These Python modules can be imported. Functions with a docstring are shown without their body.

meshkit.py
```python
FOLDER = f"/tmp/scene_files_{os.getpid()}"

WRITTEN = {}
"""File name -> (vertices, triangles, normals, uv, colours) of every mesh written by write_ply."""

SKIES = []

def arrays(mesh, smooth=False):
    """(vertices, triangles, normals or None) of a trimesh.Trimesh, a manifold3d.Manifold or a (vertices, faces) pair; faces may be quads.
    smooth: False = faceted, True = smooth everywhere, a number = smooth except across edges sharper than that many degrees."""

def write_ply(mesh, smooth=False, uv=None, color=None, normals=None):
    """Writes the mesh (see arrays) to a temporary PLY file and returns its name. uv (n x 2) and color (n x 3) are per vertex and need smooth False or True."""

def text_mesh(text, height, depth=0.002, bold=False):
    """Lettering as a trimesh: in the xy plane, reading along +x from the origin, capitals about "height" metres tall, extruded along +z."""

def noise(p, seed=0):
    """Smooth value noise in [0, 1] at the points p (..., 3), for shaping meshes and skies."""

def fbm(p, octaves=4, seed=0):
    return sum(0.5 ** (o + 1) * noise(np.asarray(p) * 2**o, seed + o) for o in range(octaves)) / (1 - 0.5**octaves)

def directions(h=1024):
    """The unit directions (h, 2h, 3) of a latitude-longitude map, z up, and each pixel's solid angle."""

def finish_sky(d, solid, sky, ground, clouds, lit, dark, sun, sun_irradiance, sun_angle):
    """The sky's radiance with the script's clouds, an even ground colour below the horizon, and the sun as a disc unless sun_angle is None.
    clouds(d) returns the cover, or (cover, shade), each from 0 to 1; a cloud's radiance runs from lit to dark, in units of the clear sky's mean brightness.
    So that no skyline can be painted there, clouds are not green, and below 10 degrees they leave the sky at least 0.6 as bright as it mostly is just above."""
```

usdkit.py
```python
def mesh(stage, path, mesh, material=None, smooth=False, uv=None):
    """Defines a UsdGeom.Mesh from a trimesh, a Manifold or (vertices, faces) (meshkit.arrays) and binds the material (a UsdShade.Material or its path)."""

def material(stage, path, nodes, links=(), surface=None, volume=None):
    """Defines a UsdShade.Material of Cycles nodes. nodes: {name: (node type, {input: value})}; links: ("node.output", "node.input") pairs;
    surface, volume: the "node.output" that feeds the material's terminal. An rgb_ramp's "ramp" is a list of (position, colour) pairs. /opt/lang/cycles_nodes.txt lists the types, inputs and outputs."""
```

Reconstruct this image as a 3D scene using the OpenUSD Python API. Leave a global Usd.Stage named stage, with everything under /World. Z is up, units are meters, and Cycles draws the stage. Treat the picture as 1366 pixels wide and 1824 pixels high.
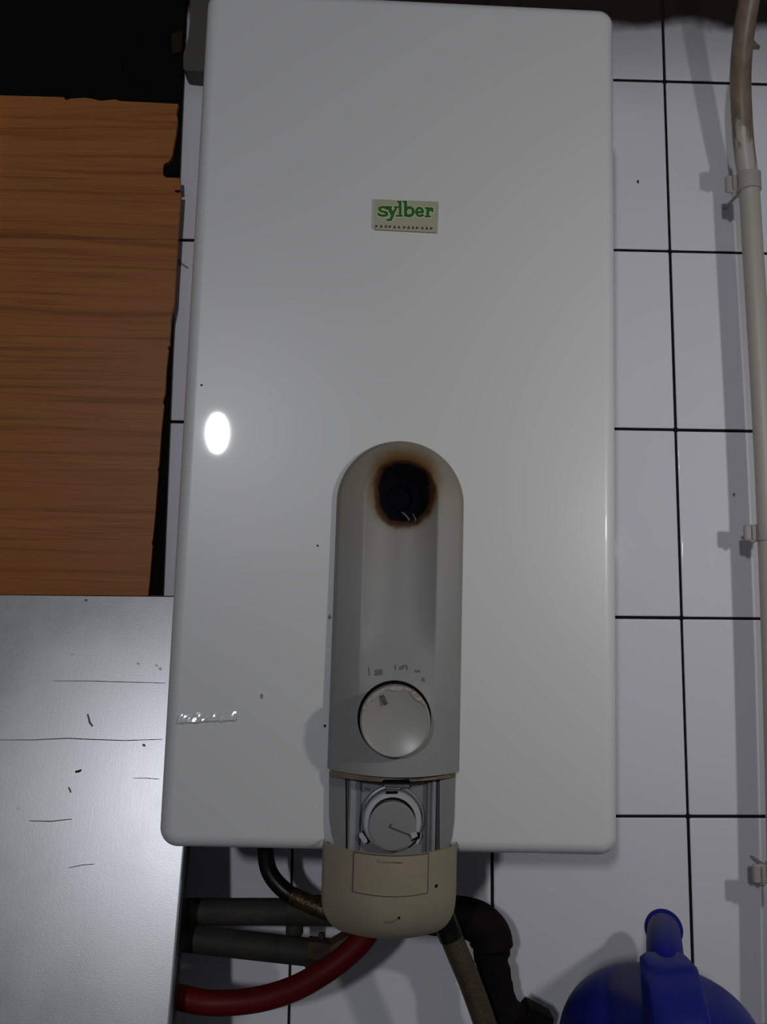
import math, random
import numpy as np
import trimesh
import usdkit, meshkit
from shapely.geometry import Polygon, LineString, Point, box as sbox
from shapely.ops import unary_union
from pxr import Usd, UsdGeom, UsdLux, UsdShade, Gf, Sdf, Vt

random.seed(7)
RNG = np.random.default_rng(7)
stage = Usd.Stage.CreateInMemory()
UsdGeom.SetStageUpAxis(stage, UsdGeom.Tokens.z)
UsdGeom.SetStageMetersPerUnit(stage, 1.0)
WORLD = UsdGeom.Xform.Define(stage, '/World')
UsdGeom.Scope.Define(stage, '/World/Looks')

# ---------------------------------------------------------------- camera, sky, lights
W, H, F = 1366, 1824, 1450.0                     # the picture, focal length in its pixels
PITCH, YAW, ROLL = 0.113859, 0.03031, 0.0096068
CAM = np.array([-0.33814, -0.845898, 0.210306])  # the tiled wall is the plane y = 0, its joints are 0.2 m apart
_fw = np.array([math.sin(YAW) * math.cos(PITCH), math.cos(YAW) * math.cos(PITCH), math.sin(PITCH)])
_r0 = np.array([math.cos(YAW), -math.sin(YAW), 0.0])
_u0 = np.cross(_r0, _fw)
RIGHT = _r0 * math.cos(ROLL) + _u0 * math.sin(ROLL)
UP = -_r0 * math.sin(ROLL) + _u0 * math.cos(ROLL)
cam = UsdGeom.Camera.Define(stage, '/World/camera')
m4 = Gf.Matrix4d(*RIGHT, 0, *UP, 0, *(-_fw), 0, *CAM, 1)
cam.AddTransformOp().Set(m4)
cam.CreateHorizontalApertureAttr(36.0)
cam.CreateVerticalApertureAttr(36.0 * H / W)
cam.CreateFocalLengthAttr(36.0 * F / W)
cam.CreateClippingRangeAttr(Gf.Vec2f(0.01, 50))
cam.CreateExposureAttr(0.0)


def look_matrix(pos, target):
    z = np.array(pos, float) - np.array(target, float); z /= np.linalg.norm(z)
    x = np.cross([0, 0, 1.0], z); x /= np.linalg.norm(x)
    y = np.cross(z, x)
    return Gf.Matrix4d(*x, 0, *y, 0, *z, 0, *map(float, pos), 1)


dome = UsdLux.DomeLight.Define(stage, '/World/room_ambience')
dome.CreateIntensityAttr(0.02); dome.CreateColorAttr(Gf.Vec3f(0.95, 0.96, 1.0))
# the bulb across the room (mirrored in the enamel), up and to the left behind the camera
bulb = UsdLux.DiskLight.Define(stage, '/World/room_bulb')
bulb.AddTransformOp().Set(Gf.Matrix4d().SetScale(Gf.Vec3d(0.035, 0.066, 1)) * look_matrix((-0.850, -2.4, 0.809), (-0.40, -0.2, 0.40)))
bulb.CreateRadiusAttr(1.0); bulb.CreateIntensityAttr(400.0); bulb.CreateColorAttr(Gf.Vec3f(0.94, 0.955, 1.0))
# a lamp close by on the right
lamp = UsdLux.SphereLight.Define(stage, '/World/side_lamp')
lamp.AddTranslateOp().Set(Gf.Vec3d(0.09, -0.61, 0.315))
lamp.CreateRadiusAttr(0.015); lamp.CreateIntensityAttr(330.0); lamp.CreateColorAttr(Gf.Vec3f(1.0, 0.98, 0.96))

# ---------------------------------------------------------------- helpers
def at(px, py, d=0.0):
    """The point seen at a pixel of the photograph, d metres in front of the tiled wall."""
    v = _fw * F + RIGHT * (px - W / 2) - UP * (py - H / 2)
    return CAM + v * ((-d - CAM[1]) / v[1])


used = {}


def numbered(path):
    n = used.get(path, 0); used[path] = n + 1
    return path if n == 0 else f'{path}_{n:03d}'


def tag(prim, label=None, cat=None, group=None, kind=None):
    for k, v in (('label', label), ('category', cat), ('group', group), ('kind', kind)):
        if v:
            prim.SetCustomDataByKey(k, v)
    return prim


def thing(name, label, cat, loc=(0, 0, 0), roty=0.0, group=None, kind=None):
    x = UsdGeom.Xform.Define(stage, numbered('/World/' + name))
    x.AddTranslateOp().Set(Gf.Vec3d(*map(float, loc)))
    if roty:
        x.AddRotateYOp().Set(math.degrees(roty))
    return tag(x.GetPrim(), label, cat, group, kind)


def obj(name, mesh, mat, parent=None, smooth=False, colors=None, label=None):
    base = str(parent.GetPath()) if parent is not None else '/World'
    m = usdkit.mesh(stage, numbered(f'{base}/{name}'), mesh, MAT[mat], smooth=smooth)
    if colors is not None:
        UsdGeom.PrimvarsAPI(m).CreatePrimvar('tone', Sdf.ValueTypeNames.Color3fArray, 'vertex').Set(Vt.Vec3fArray.FromNumpy(np.asarray(colors, np.float32)))
    p = m.GetPrim()
    if label:
        p.SetCustomDataByKey('label', label)
    return p


def cat(ms):
    return trimesh.util.concatenate([x if isinstance(x, trimesh.Trimesh) else trimesh.Trimesh(np.asarray(x[0], float), np.asarray(x[1], int), process=False) for x in ms])


def grid_faces(ni, nj, closed_i=False):
    f = []
    I = ni if closed_i else ni - 1
    i, j = np.meshgrid(np.arange(I), np.arange(nj - 1), indexing='ij')
    i, j = i.ravel(), j.ravel(); i2 = (i + 1) % ni
    a, b, c, d = i * nj + j, i2 * nj + j, i2 * nj + j + 1, i * nj + j + 1
    return np.vstack([np.stack([a, b, c], 1), np.stack([a, c, d], 1)])


def fix(v, f):
    t = trimesh.Trimesh(np.asarray(v, float), np.asarray(f, int), process=True)
    trimesh.repair.fix_normals(t)
    return t


def cbox(x0, x1, y0, y1, z0, z1, c=0.001):
    """A box with chamfered edges."""
    pts = []
    for sx in (0, 1):
        for sy in (0, 1):
            for sz in (0, 1):
                p = np.array([(x0, x1)[sx], (y0, y1)[sy], (z0, z1)[sz]], float)
                d = np.array([1 - 2 * sx, 1 - 2 * sy, 1 - 2 * sz]) * c
                for k in range(3):
                    q = p + d; q[k] = p[k]; pts.append(q)
    return trimesh.convex.convex_hull(np.array(pts))


def catmull(P, n=10):
    P = np.asarray(P, float)
    Q = np.vstack([2 * P[0] - P[1], P, 2 * P[-1] - P[-2]])
    out = []
    for k in range(1, len(Q) - 2):
        for t in np.linspace(0, 1, n, endpoint=False):
            a, b, c, d = Q[k - 1], Q[k], Q[k + 1], Q[k + 2]
            out.append(0.5 * (2 * b + (c - a) * t + (2 * a - 5 * b + 4 * c - d) * t * t + (3 * b - a - 3 * c + d) * t ** 3))
    out.append(Q[-2])
    return np.array(out)


def tube(path, radius, sides=20, caps=True, ridge=None):
    """A tube along a polyline; radius a number or one per point."""
    P = np.asarray(path, float); n = len(P)
    R = np.full(n, radius, float) if np.ndim(radius) == 0 else np.asarray(radius, float)
    T = np.gradient(P, axis=0); T /= np.linalg.norm(T, axis=1)[:, None]
    up = np.array([0, 1.0, 0]) if abs(T[0][1]) < 0.9 else np.array([1.0, 0, 0])
    N = up - T[0] * (up @ T[0]); N /= np.linalg.norm(N)
    V = []
    for k in range(n):
        N = N - T[k] * (N @ T[k]); N /= np.linalg.norm(N)
        B = np.cross(T[k], N)
        a = np.arange(sides) / sides * 2 * np.pi
        V.append(P[k] + R[k] * (np.cos(a)[:, None] * N + np.sin(a)[:, None] * B))
    V = np.array(V).transpose(1, 0, 2).reshape(-1, 3)
    f = grid_faces(sides, n, True)
    if caps:
        V = np.vstack([V, P[:1], P[-1:]])
        c0, c1 = len(V) - 2, len(V) - 1
        i = np.arange(sides); j = (i + 1) % sides
        f = np.vstack([f, np.stack([np.full(sides, c0), j * n, i * n], 1), np.stack([np.full(sides, c1), i * n + n - 1, j * n + n - 1], 1)])
    t = trimesh.Trimesh(V, f, process=False)
    if t.volume < 0:
        t.invert()
    return t


def lathe(profile, origin, axis, sides=48):
    """profile: (r, h) pairs along the axis from the origin."""
    axis = np.asarray(axis, float); axis /= np.linalg.norm(axis)
    h = np.array([0, 0, 1.0]) if abs(axis[2]) < 0.9 else np.array([1.0, 0, 0])
    e1 = np.cross(axis, h); e1 /= np.linalg.norm(e1); e2 = np.cross(axis, e1)
    pr = np.asarray(profile, float); n = len(pr)
    a = np.arange(sides) / sides * 2 * np.pi
    V = np.array([[np.asarray(origin) + axis * hh + r * (np.cos(t) * e1 + np.sin(t) * e2) for r, hh in pr] for t in a]).reshape(-1, 3)
    t = trimesh.Trimesh(V, grid_faces(sides, n, True), process=False)
    t.merge_vertices(); t.update_faces(t.nondegenerate_faces())
    trimesh.repair.fix_normals(t)
    if t.volume < 0:
        t.invert()
    return t


def rrect(w, h, r, n=8):
    """Rounded rectangle outline, counter-clockwise, centred."""
    out = []
    for cx, cy, a0 in ((w / 2 - r, h / 2 - r, 0), (-w / 2 + r, h / 2 - r, 90), (-w / 2 + r, -h / 2 + r, 180), (w / 2 - r, -h / 2 + r, 270)):
        for k in range(n + 1):
            a = math.radians(a0 + 90 * k / n)
            out.append((cx + r * math.cos(a), cy + r * math.sin(a)))
    return np.array(out)


def extrude_xz(poly, y_front, y_back):
    """A shapely polygon in (x, z) extruded from y_front (towards the viewer, smaller y) to y_back."""
    ms = []
    for g in getattr(poly, 'geoms', [poly]):
        if g.is_empty or g.area < 1e-9:
            continue
        e = trimesh.creation.extrude_polygon(g, abs(y_back - y_front), engine='earcut')
        v = np.array(e.vertices)
        w = np.stack([v[:, 0], y_back - v[:, 2], v[:, 1]], 1)
        t = trimesh.Trimesh(w, e.faces, process=False)
        if t.volume < 0:
            t.invert()
        ms.append(t)
    return trimesh.util.concatenate(ms)


# ---------------------------------------------------------------- materials
MAT = {}


def plain(name, color, rough=0.5, metal=0.0, coat=0.0, spec=0.5, bump=None, var=None, coat_rough=0.03):
    """bump: (scale, strength, distance); var: (scale xyz, amount, other colour) object-space mottling."""
    nodes = {'p': ('principled_bsdf', {'base_color': color, 'roughness': rough, 'metallic': metal, 'coat_weight': coat, 'coat_roughness': coat_rough, 'specular_ior_level': spec})}
    links = []
    if bump or var:
        nodes['tc'] = ('texture_coordinate', {})
    if var:
        nodes['mp'] = ('mapping', {'scale': var[0]})
        nodes['nz'] = ('noise_texture', {'scale': 1.0, 'detail': 5.0, 'roughness': 0.6})
        nodes['rp'] = ('rgb_ramp', {'ramp': [(0.0, color), (1 - var[1], color), (1.0, var[2])] if var[1] < 1 else [(0.3, color), (0.7, var[2])]})
        links += [('tc.object', 'mp.vector'), ('mp.vector', 'nz.vector'), ('nz.fac', 'rp.fac'), ('rp.color', 'p.base_color')]
    if bump:
        nodes['bn'] = ('noise_texture', {'scale': bump[0], 'detail': 3.0})
        nodes['b'] = ('bump', {'strength': bump[1], 'distance': bump[2]})
        links += [('tc.object', 'bn.vector'), ('bn.fac', 'b.height'), ('b.normal', 'p.normal')]
    MAT[name] = usdkit.material(stage, f'/World/Looks/{name}', nodes, links, surface='p.BSDF')


# glazed tiles: slightly different whites, brown soot along the top, light falloff below it painted in
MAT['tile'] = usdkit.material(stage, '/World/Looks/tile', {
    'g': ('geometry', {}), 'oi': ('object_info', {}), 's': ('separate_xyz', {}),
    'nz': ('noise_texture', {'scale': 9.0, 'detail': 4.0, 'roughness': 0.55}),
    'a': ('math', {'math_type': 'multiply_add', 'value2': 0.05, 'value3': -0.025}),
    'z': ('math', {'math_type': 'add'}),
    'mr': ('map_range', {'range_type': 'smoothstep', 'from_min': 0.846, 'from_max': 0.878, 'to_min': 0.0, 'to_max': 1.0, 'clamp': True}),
    'mf': ('map_range', {'range_type': 'smoothstep', 'from_min': 0.74, 'from_max': 0.88, 'to_min': 0.0, 'to_max': 0.42, 'clamp': True}),  # wide darkening of the upper tiles, dimmer light put into the colour
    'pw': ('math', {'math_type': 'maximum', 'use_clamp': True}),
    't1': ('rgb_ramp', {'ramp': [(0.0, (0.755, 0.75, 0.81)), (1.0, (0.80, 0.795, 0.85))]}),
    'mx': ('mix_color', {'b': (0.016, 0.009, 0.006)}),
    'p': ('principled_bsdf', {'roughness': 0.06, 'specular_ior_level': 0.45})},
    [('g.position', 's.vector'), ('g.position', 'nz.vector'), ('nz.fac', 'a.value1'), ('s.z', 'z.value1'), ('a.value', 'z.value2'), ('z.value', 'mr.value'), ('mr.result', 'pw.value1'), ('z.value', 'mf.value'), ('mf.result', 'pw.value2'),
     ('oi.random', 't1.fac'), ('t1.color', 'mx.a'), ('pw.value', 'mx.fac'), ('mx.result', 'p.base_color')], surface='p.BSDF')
plain('grout', (0.012, 0.012, 0.014), 0.95, spec=0.1)
plain('enamel', (0.625, 0.625, 0.622), 0.36, coat=0.6, coat_rough=0.035)
plain('gloss_film', (0.625, 0.625, 0.622), 0.15, coat=1.0, coat_rough=0.09, spec=1.0)
plain('galvanised', (0.30, 0.30, 0.30), 0.5, metal=0.5)
MAT['fascia'] = usdkit.material(stage, '/World/Looks/fascia', {'at': ('attribute', {'attribute': 'tone'}), 'bw': ('rgb_to_bw', {}), 'mr': ('map_range', {'from_min': 0.0, 'from_max': 0.12, 'to_min': 0.0, 'to_max': 0.35, 'clamp': True}), 'p': ('principled_bsdf', {'roughness': 0.5})},
                                [('at.color', 'p.base_color'), ('at.color', 'bw.color'), ('bw.val', 'mr.value'), ('mr.result', 'p.specular_ior_level')], surface='p.BSDF')
plain('grey_plastic', (0.19, 0.19, 0.19), 0.5)
plain('plate_grey', (0.20, 0.20, 0.205), 0.45, bump=(900, 0.15, 0.0005))
plain('knob_grey', (0.30, 0.295, 0.285), 0.32, spec=0.5)
plain('knob_worn', (0.42, 0.40, 0.36), 0.6, bump=(700, 0.6, 0.0008), var=((500, 500, 500), 1.0, (0.16, 0.15, 0.13)))
plain('dial_ring', (0.37, 0.37, 0.375), 0.45, bump=(1200, 0.3, 0.0005))
plain('dial_grey', (0.215, 0.215, 0.215), 0.45)
plain('black_gap', (0.004, 0.004, 0.004), 0.9, spec=0.1)
plain('pointer_line', (0.055, 0.055, 0.05), 0.7)
plain('rail_light', (0.34, 0.35, 0.375), 0.3, metal=0.3)
plain('slot_dark', (0.075, 0.072, 0.07), 0.6)
plain('rail_dark', (0.17, 0.17, 0.175), 0.4, metal=0.3)
plain('tan_plastic', (0.22, 0.18, 0.125), 0.6, var=((60, 60, 60), 1.0, (0.09, 0.07, 0.045)))
plain('cap_beige', (0.30, 0.25, 0.178), 0.5, spec=0.35, var=((14, 14, 14), 1.0, (0.235, 0.215, 0.155)))
plain('print_grey', (0.11, 0.11, 0.115), 0.7)
plain('badge_plate', (0.36, 0.36, 0.25), 0.4)
plain('badge_green', (0.004, 0.105, 0.008), 0.4)
plain('badge_light', (0.62, 0.66, 0.36), 0.4)
plain('badge_dark', (0.03, 0.032, 0.015), 0.5)
plain('speck_dark', (0.01, 0.01, 0.015), 0.7)
plain('speck_grey', (0.22, 0.22, 0.23), 0.7)
# wood-grain laminate: long thin streaks along x
MAT['wood'] = usdkit.material(stage, '/World/Looks/wood', {
    'tc': ('texture_coordinate', {}),
    'w1': ('mapping', {'scale': (2.2, 1.0, 5.0)}), 'n1': ('noise_texture', {'scale': 1.0, 'detail': 2.0}),
    'wob': ('mapping', {'scale': (1.6, 1.0, 70.0), 'rotation': (0, 0.035, 0)}),
    'vm': ('vector_math', {'math_type': 'multiply_add', 'vector2': (0.0, 0.0, 3.0)}),
    'n2': ('noise_texture', {'scale': 1.0, 'detail': 4.0, 'roughness': 0.62}),
    'w3': ('mapping', {'scale': (2.4, 1.0, 170.0), 'rotation': (0, 0.03, 0)}), 'n3': ('noise_texture', {'scale': 1.0, 'detail': 3.0, 'roughness': 0.6}),
    'r2': ('rgb_ramp', {'ramp': [(0.0, (0.22, 0.066, 0.012)), (0.36, (0.28, 0.088, 0.017)), (0.42, (0.37, 0.128, 0.027)), (0.55, (0.41, 0.148, 0.033)), (0.585, (0.33, 0.110, 0.022)), (0.61, (0.42, 0.154, 0.035)), (1.0, (0.45, 0.168, 0.040))]}),
    'r3': ('rgb_ramp', {'ramp': [(0.0, (0.55, 0.50, 0.45)), (0.36, (0.74, 0.70, 0.66)), (0.46, (1, 1, 1)), (1.0, (1.05, 1.05, 1.05))]}),
    'mx': ('mix_color', {'blend_type': 'multiply', 'fac': 1.0}),
    'p': ('principled_bsdf', {'roughness': 0.45, 'specular_ior_level': 0.22})},
    [('tc.object', 'w1.vector'), ('w1.vector', 'n1.vector'), ('tc.object', 'wob.vector'), ('n1.color', 'vm.vector1'), ('wob.vector', 'vm.vector3'), ('vm.vector', 'n2.vector'), ('n2.fac', 'r2.fac'),
     ('tc.object', 'w3.vector'), ('w3.vector', 'n3.vector'), ('n3.fac', 'r3.fac'), ('r2.color', 'mx.a'), ('r3.color', 'mx.b'), ('mx.result', 'p.base_color')], surface='p.BSDF')
plain('carcass_black', (0.0045, 0.004, 0.004), 0.9, spec=0.12)
plain('dark_wood', (0.02, 0.012, 0.008), 0.8, spec=0.2)
# brushed steel with smudges
MAT['steel'] = usdkit.material(stage, '/World/Looks/steel', {
    'tc': ('texture_coordinate', {}), 'm1': ('mapping', {'scale': (420.0, 60.0, 30.0)}), 'n1': ('noise_texture', {'scale': 1.0, 'detail': 3.0}),
    'n2': ('noise_texture', {'scale': 14.0, 'detail': 5.0, 'roughness': 0.6}), 'n3': ('noise_texture', {'scale': 900.0, 'detail': 1.0}),
    'r': ('map_range', {'from_min': 0.3, 'from_max': 0.7, 'to_min': 0.345, 'to_max': 0.395, 'clamp': True}),
    'c': ('rgb_ramp', {'ramp': [(0.25, (0.37, 0.375, 0.395)), (0.75, (0.45, 0.455, 0.47))]}),
    'b': ('bump', {'strength': 0.03, 'distance': 0.0004}), 'b2': ('bump', {'strength': 0.07, 'distance': 0.0004}),
    'p': ('principled_bsdf', {'metallic': 0.97})},
    [('tc.object', 'm1.vector'), ('m1.vector', 'n1.vector'), ('tc.object', 'n2.vector'), ('tc.object', 'n3.vector'), ('n2.fac', 'r.value'), ('r.result', 'p.roughness'), ('n2.fac', 'c.fac'), ('c.color', 'p.base_color'),
     ('n1.fac', 'b.height'), ('n3.fac', 'b2.height'), ('b.normal', 'b2.normal'), ('b2.normal', 'p.normal')], surface='p.BSDF')
plain('steel_dark', (0.012, 0.012, 0.013), 0.6, metal=0.2, spec=0.2)
plain('scratch', (0.17, 0.17, 0.18), 0.5, metal=0.5)
plain('scratch_light', (0.92, 0.93, 0.95), 0.25)
plain('iron_pipe', (0.028, 0.027, 0.026), 0.65, spec=0.3, var=((40, 40, 40), 1.0, (0.045, 0.042, 0.036)), bump=(300, 0.3, 0.001))
plain('rust_brown', (0.035, 0.017, 0.011), 0.7, spec=0.3, var=((90, 90, 90), 1.0, (0.07, 0.042, 0.024)), bump=(350, 0.4, 0.001))
plain('brass_dull', (0.11, 0.075, 0.035), 0.5, metal=0.4, var=((120, 120, 120), 1.0, (0.06, 0.035, 0.02)), bump=(350, 0.5, 0.001))
plain('black_tube', (0.006, 0.0055, 0.005), 0.35, spec=0.3)
plain('copper_dirty', (0.11, 0.075, 0.035), 0.35, metal=0.6, var=((150, 150, 150), 1.0, (0.03, 0.022, 0.015)), bump=(420, 0.8, 0.001))
plain('flat_copper', (0.085, 0.06, 0.038), 0.5, metal=0.2, var=((70, 70, 70), 1.0, (0.05, 0.035, 0.022)), bump=(380, 0.7, 0.001))
plain('black_iron', (0.007, 0.0055, 0.005), 0.8, spec=0.12, bump=(160, 0.4, 0.002))
plain('red_rubber', (0.105, 0.003, 0.005), 0.5, spec=0.2)
plain('blue_plastic', (0.007, 0.012, 0.15), 0.42, spec=0.14)
plain('blue_spout', (0.003, 0.004, 0.18), 0.5, spec=0.08)
plain('pvc_grey', (0.075, 0.072, 0.06), 0.5)
plain('counter_dark', (0.05, 0.05, 0.05), 0.5)
plain('clip_beige', (0.36, 0.345, 0.32), 0.5, bump=(500, 0.4, 0.001))
# conduit: ivory plastic, the upper stretch grimed brown with a torn lower edge
MAT['conduit'] = usdkit.material(stage, '/World/Looks/conduit', {
    'g': ('geometry', {}), 's': ('separate_xyz', {}), 'm': ('mapping', {'scale': (90.0, 90.0, 14.0)}), 'nz': ('noise_texture', {'scale': 1.0, 'detail': 3.0}),
    'a': ('math', {'math_type': 'multiply_add', 'value2': 0.16, 'value3': -0.08}), 'z': ('math', {'math_type': 'add'}),
    'mr': ('map_range', {'range_type': 'smoothstep', 'from_min': 0.672, 'from_max': 0.694, 'to_min': 0.0, 'to_max': 1.0, 'clamp': True}),
    'br': ('rgb_ramp', {'ramp': [(0.3, (0.13, 0.095, 0.066)), (0.7, (0.22, 0.17, 0.125))]}),
    'mx': ('mix_color', {'a': (0.42, 0.395, 0.35)}),
    'p': ('principled_bsdf', {'roughness': 0.42})},
    [('g.position', 's.vector'), ('g.position', 'm.vector'), ('m.vector', 'nz.vector'), ('nz.fac', 'a.value1'), ('s.z', 'z.value1'), ('a.value', 'z.value2'), ('z.value', 'mr.value'),
     ('nz.fac', 'br.fac'), ('br.color', 'mx.b'), ('mr.result', 'mx.fac'), ('mx.result', 'p.base_color')], surface='p.BSDF')

# ---------------------------------------------------------------- the tiled wall
wall = thing('wall_back', 'white glazed square tile wall with dark joints behind the boiler', None, kind='structure')
obj('grout_bed', cbox(-1.2, 0.6, 0.0012, 0.06, -0.6, 1.2, 0.002), 'grout', wall)


def tile_mesh(s=0.1975, th=0.008):
    prof = [(0.0, 0.0), (0.0, -th + 0.0016), (0.0004, -th + 0.0006), (0.0011, -th + 0.00015), (0.0022, -th)]
    rings = []
    for ins, y in prof:
        o = rrect(s - 2 * ins, s - 2 * ins, 0.0012, 1)
        rings.append(np.stack([o[:, 0], np.full(len(o), y + th), o[:, 1]], 1))
    n = len(rings[0])
    V = np.array(rings).transpose(1, 0, 2).reshape(-1, 3)
    f = grid_faces(n, len(prof), True)
    k = len(prof)
    V = np.vstack([V, [[0, 0, 0]]])
    cap = np.stack([np.full(n, len(V) - 1), np.arange(n) * k + k - 1, (np.arange(n) + 1) % n * k + k - 1], 1)
    t = trimesh.Trimesh(V, np.vstack([f, cap]), process=False)
    return t


base_tile = tile_mesh()
for i in range(-5, 3):
    for j in range(-2, 6):
        t = base_tile.copy()
        t.vertices[:, 1] *= 1.0
        a, b = RNG.normal(0, 0.0006, 2)
        v = np.array(t.vertices)
        v[:, 1] += v[:, 0] * a + v[:, 2] * b + RNG.uniform(-0.0001, 0.0001)
        v += np.array([0.2 * i + 0.1 + RNG.normal(0, 0.00015), 0.0, 0.2 * j + 0.1 + RNG.normal(0, 0.00015)])
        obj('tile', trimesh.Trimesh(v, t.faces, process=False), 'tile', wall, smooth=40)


def speck(px, py, r, asp=1.0, d=0.0, ang=0.0):
    c = at(px, py, d); a = np.arange(9) / 9 * 2 * np.pi
    rr = r * (1 + 0.25 * np.sin(3 * a + px))
    p = np.stack([rr * np.cos(a), rr * asp * np.sin(a)], 1)
    R2 = np.array([[math.cos(ang), -math.sin(ang)], [math.sin(ang), math.cos(ang)]])
    p = p @ R2.T + c[[0, 2]]
    return extrude_xz(Polygon(p), -d - 0.0006, -d + 0.0004)


obj('chip', speck(1136, 324, 0.0011, 1.9), 'speck_dark', wall)
obj('chip', speck(1307, 881, 0.0013, 1.5), 'speck_grey', wall)
crack = unary_union([LineString([at(x, y)[[0, 2]] for x, y in L]).buffer(w) for L, w in (
    ([(316, 463), (323, 470), (334, 477)], 0.0009), ([(317, 471), (323, 470), (319, 463)], 0.0012))])
obj('crack', extrude_xz(crack, -0.0006, 0.0003), 'speck_grey', wall)
obj('stain', speck(1341, 82, 0.0075, 0.8), 'tan_plastic', wall)

# ---------------------------------------------------------------- water heater
HC = np.array([-0.3044, -0.2, 0.3773]); TH = 0.0190      # centre of the enamel front, lean in its own plane
HW, HH = 0.3542, 0.7118
AU = np.array([math.cos(TH), 0, -math.sin(TH)]); AV = np.array([math.sin(TH), 0, math.cos(TH)])
heater = thing('water_heater', 'white enamelled wall-hung gas water heater with a grey control panel', 'water heater', HC, TH)


def hl(px, py, n=0.0):
    d = at(px, py, 0.2 + n) - HC
    return np.array([d @ AU, d @ AV])


def hs(px, py, S):
    q = hl(px, py, 0.01)
    for _ in range(12):
        q = hl(px, py, float(S(*q)))
    return q


def L3(u, v, n):
    return np.stack([u, -np.asarray(n), v], -1)


def slab(outline, n_front, n_back, fillet):
    """Closed panel in heater space with a rounded front edge: rings of a rounded rectangle (w, h, r)."""
    w, h, r = outline
    rings = [(0, n_back)] + [(fillet * (1 - math.cos(a)), n_front - fillet * (1 - math.sin(a))) for a in np.linspace(0, math.pi / 2, 9)]
    R = []
    for ins, n in rings:
        o = rrect(w - 2 * ins, h - 2 * ins, max(r - ins, 0.0012), 10)
        R.append(L3(o[:, 0], o[:, 1], np.full(len(o), n)))
    k, m = len(R), len(R[0])
    V = np.array(R).transpose(1, 0, 2).reshape(-1, 3)
    f = grid_faces(m, k, True)
    V = np.vstack([V, [[0, -n_front, 0]], [[0, -n_back, 0]]])
    i = np.arange(m); j = (i + 1) % m
    f = np.vstack([f, np.stack([np.full(m, len(V) - 2), i * k + k - 1, j * k + k - 1], 1), np.stack([np.full(m, len(V) - 1), j * k, i * k], 1)])
    return trimesh.Trimesh(V, f, process=False)


obj('cover', slab((HW, HH, 0.0145), 0.0, -0.076, 0.0115), 'enamel', heater, smooth=35)
obj('chassis', slab((HW - 0.026, HH - 0.030, 0.010), -0.074, -0.1995, 0.002), 'galvanised', heater, smooth=35)

# --- control panel: a bulging arched fascia with a concave channel and a burnt sight hole
pbl, pbr = hl(582.5, 1369, 0.006), hl(818.5, 1376, 0.006)
UC = (pbl[0] + pbr[0]) / 2; PR = (pbr[0] - pbl[0]) / 2
VB = (pbl[1] + pbr[1]) / 2
VT = hl(711, 784, 0.006)[1]; VC = VT - PR
VKN = hl(703, 1281, 0.02)[1]
NE = 0.005
CW = 0.0288                                              # half width of the channel
CVC = hl(712, 884, 0.010)[1]                             # centre of the channel's round top


def S0(u, v):
    u, v = np.asarray(u, float), np.asarray(v, float)
    b = 0.013 + 0.013 * np.clip((VC - v) / (VC - VB), 0, 1) ** 1.3
    r = np.where(v > VC, np.hypot(u - UC, v - VC), np.abs(u - UC)) / PR
    return NE + b * (1 - np.clip(r, 0, 1) ** 2) - 0.003 * np.clip((r - 0.93) / 0.07, 0, 1) ** 2


def sstep(x):
    x = np.clip(x, 0, 1); return x * x * (3 - 2 * x)


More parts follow.
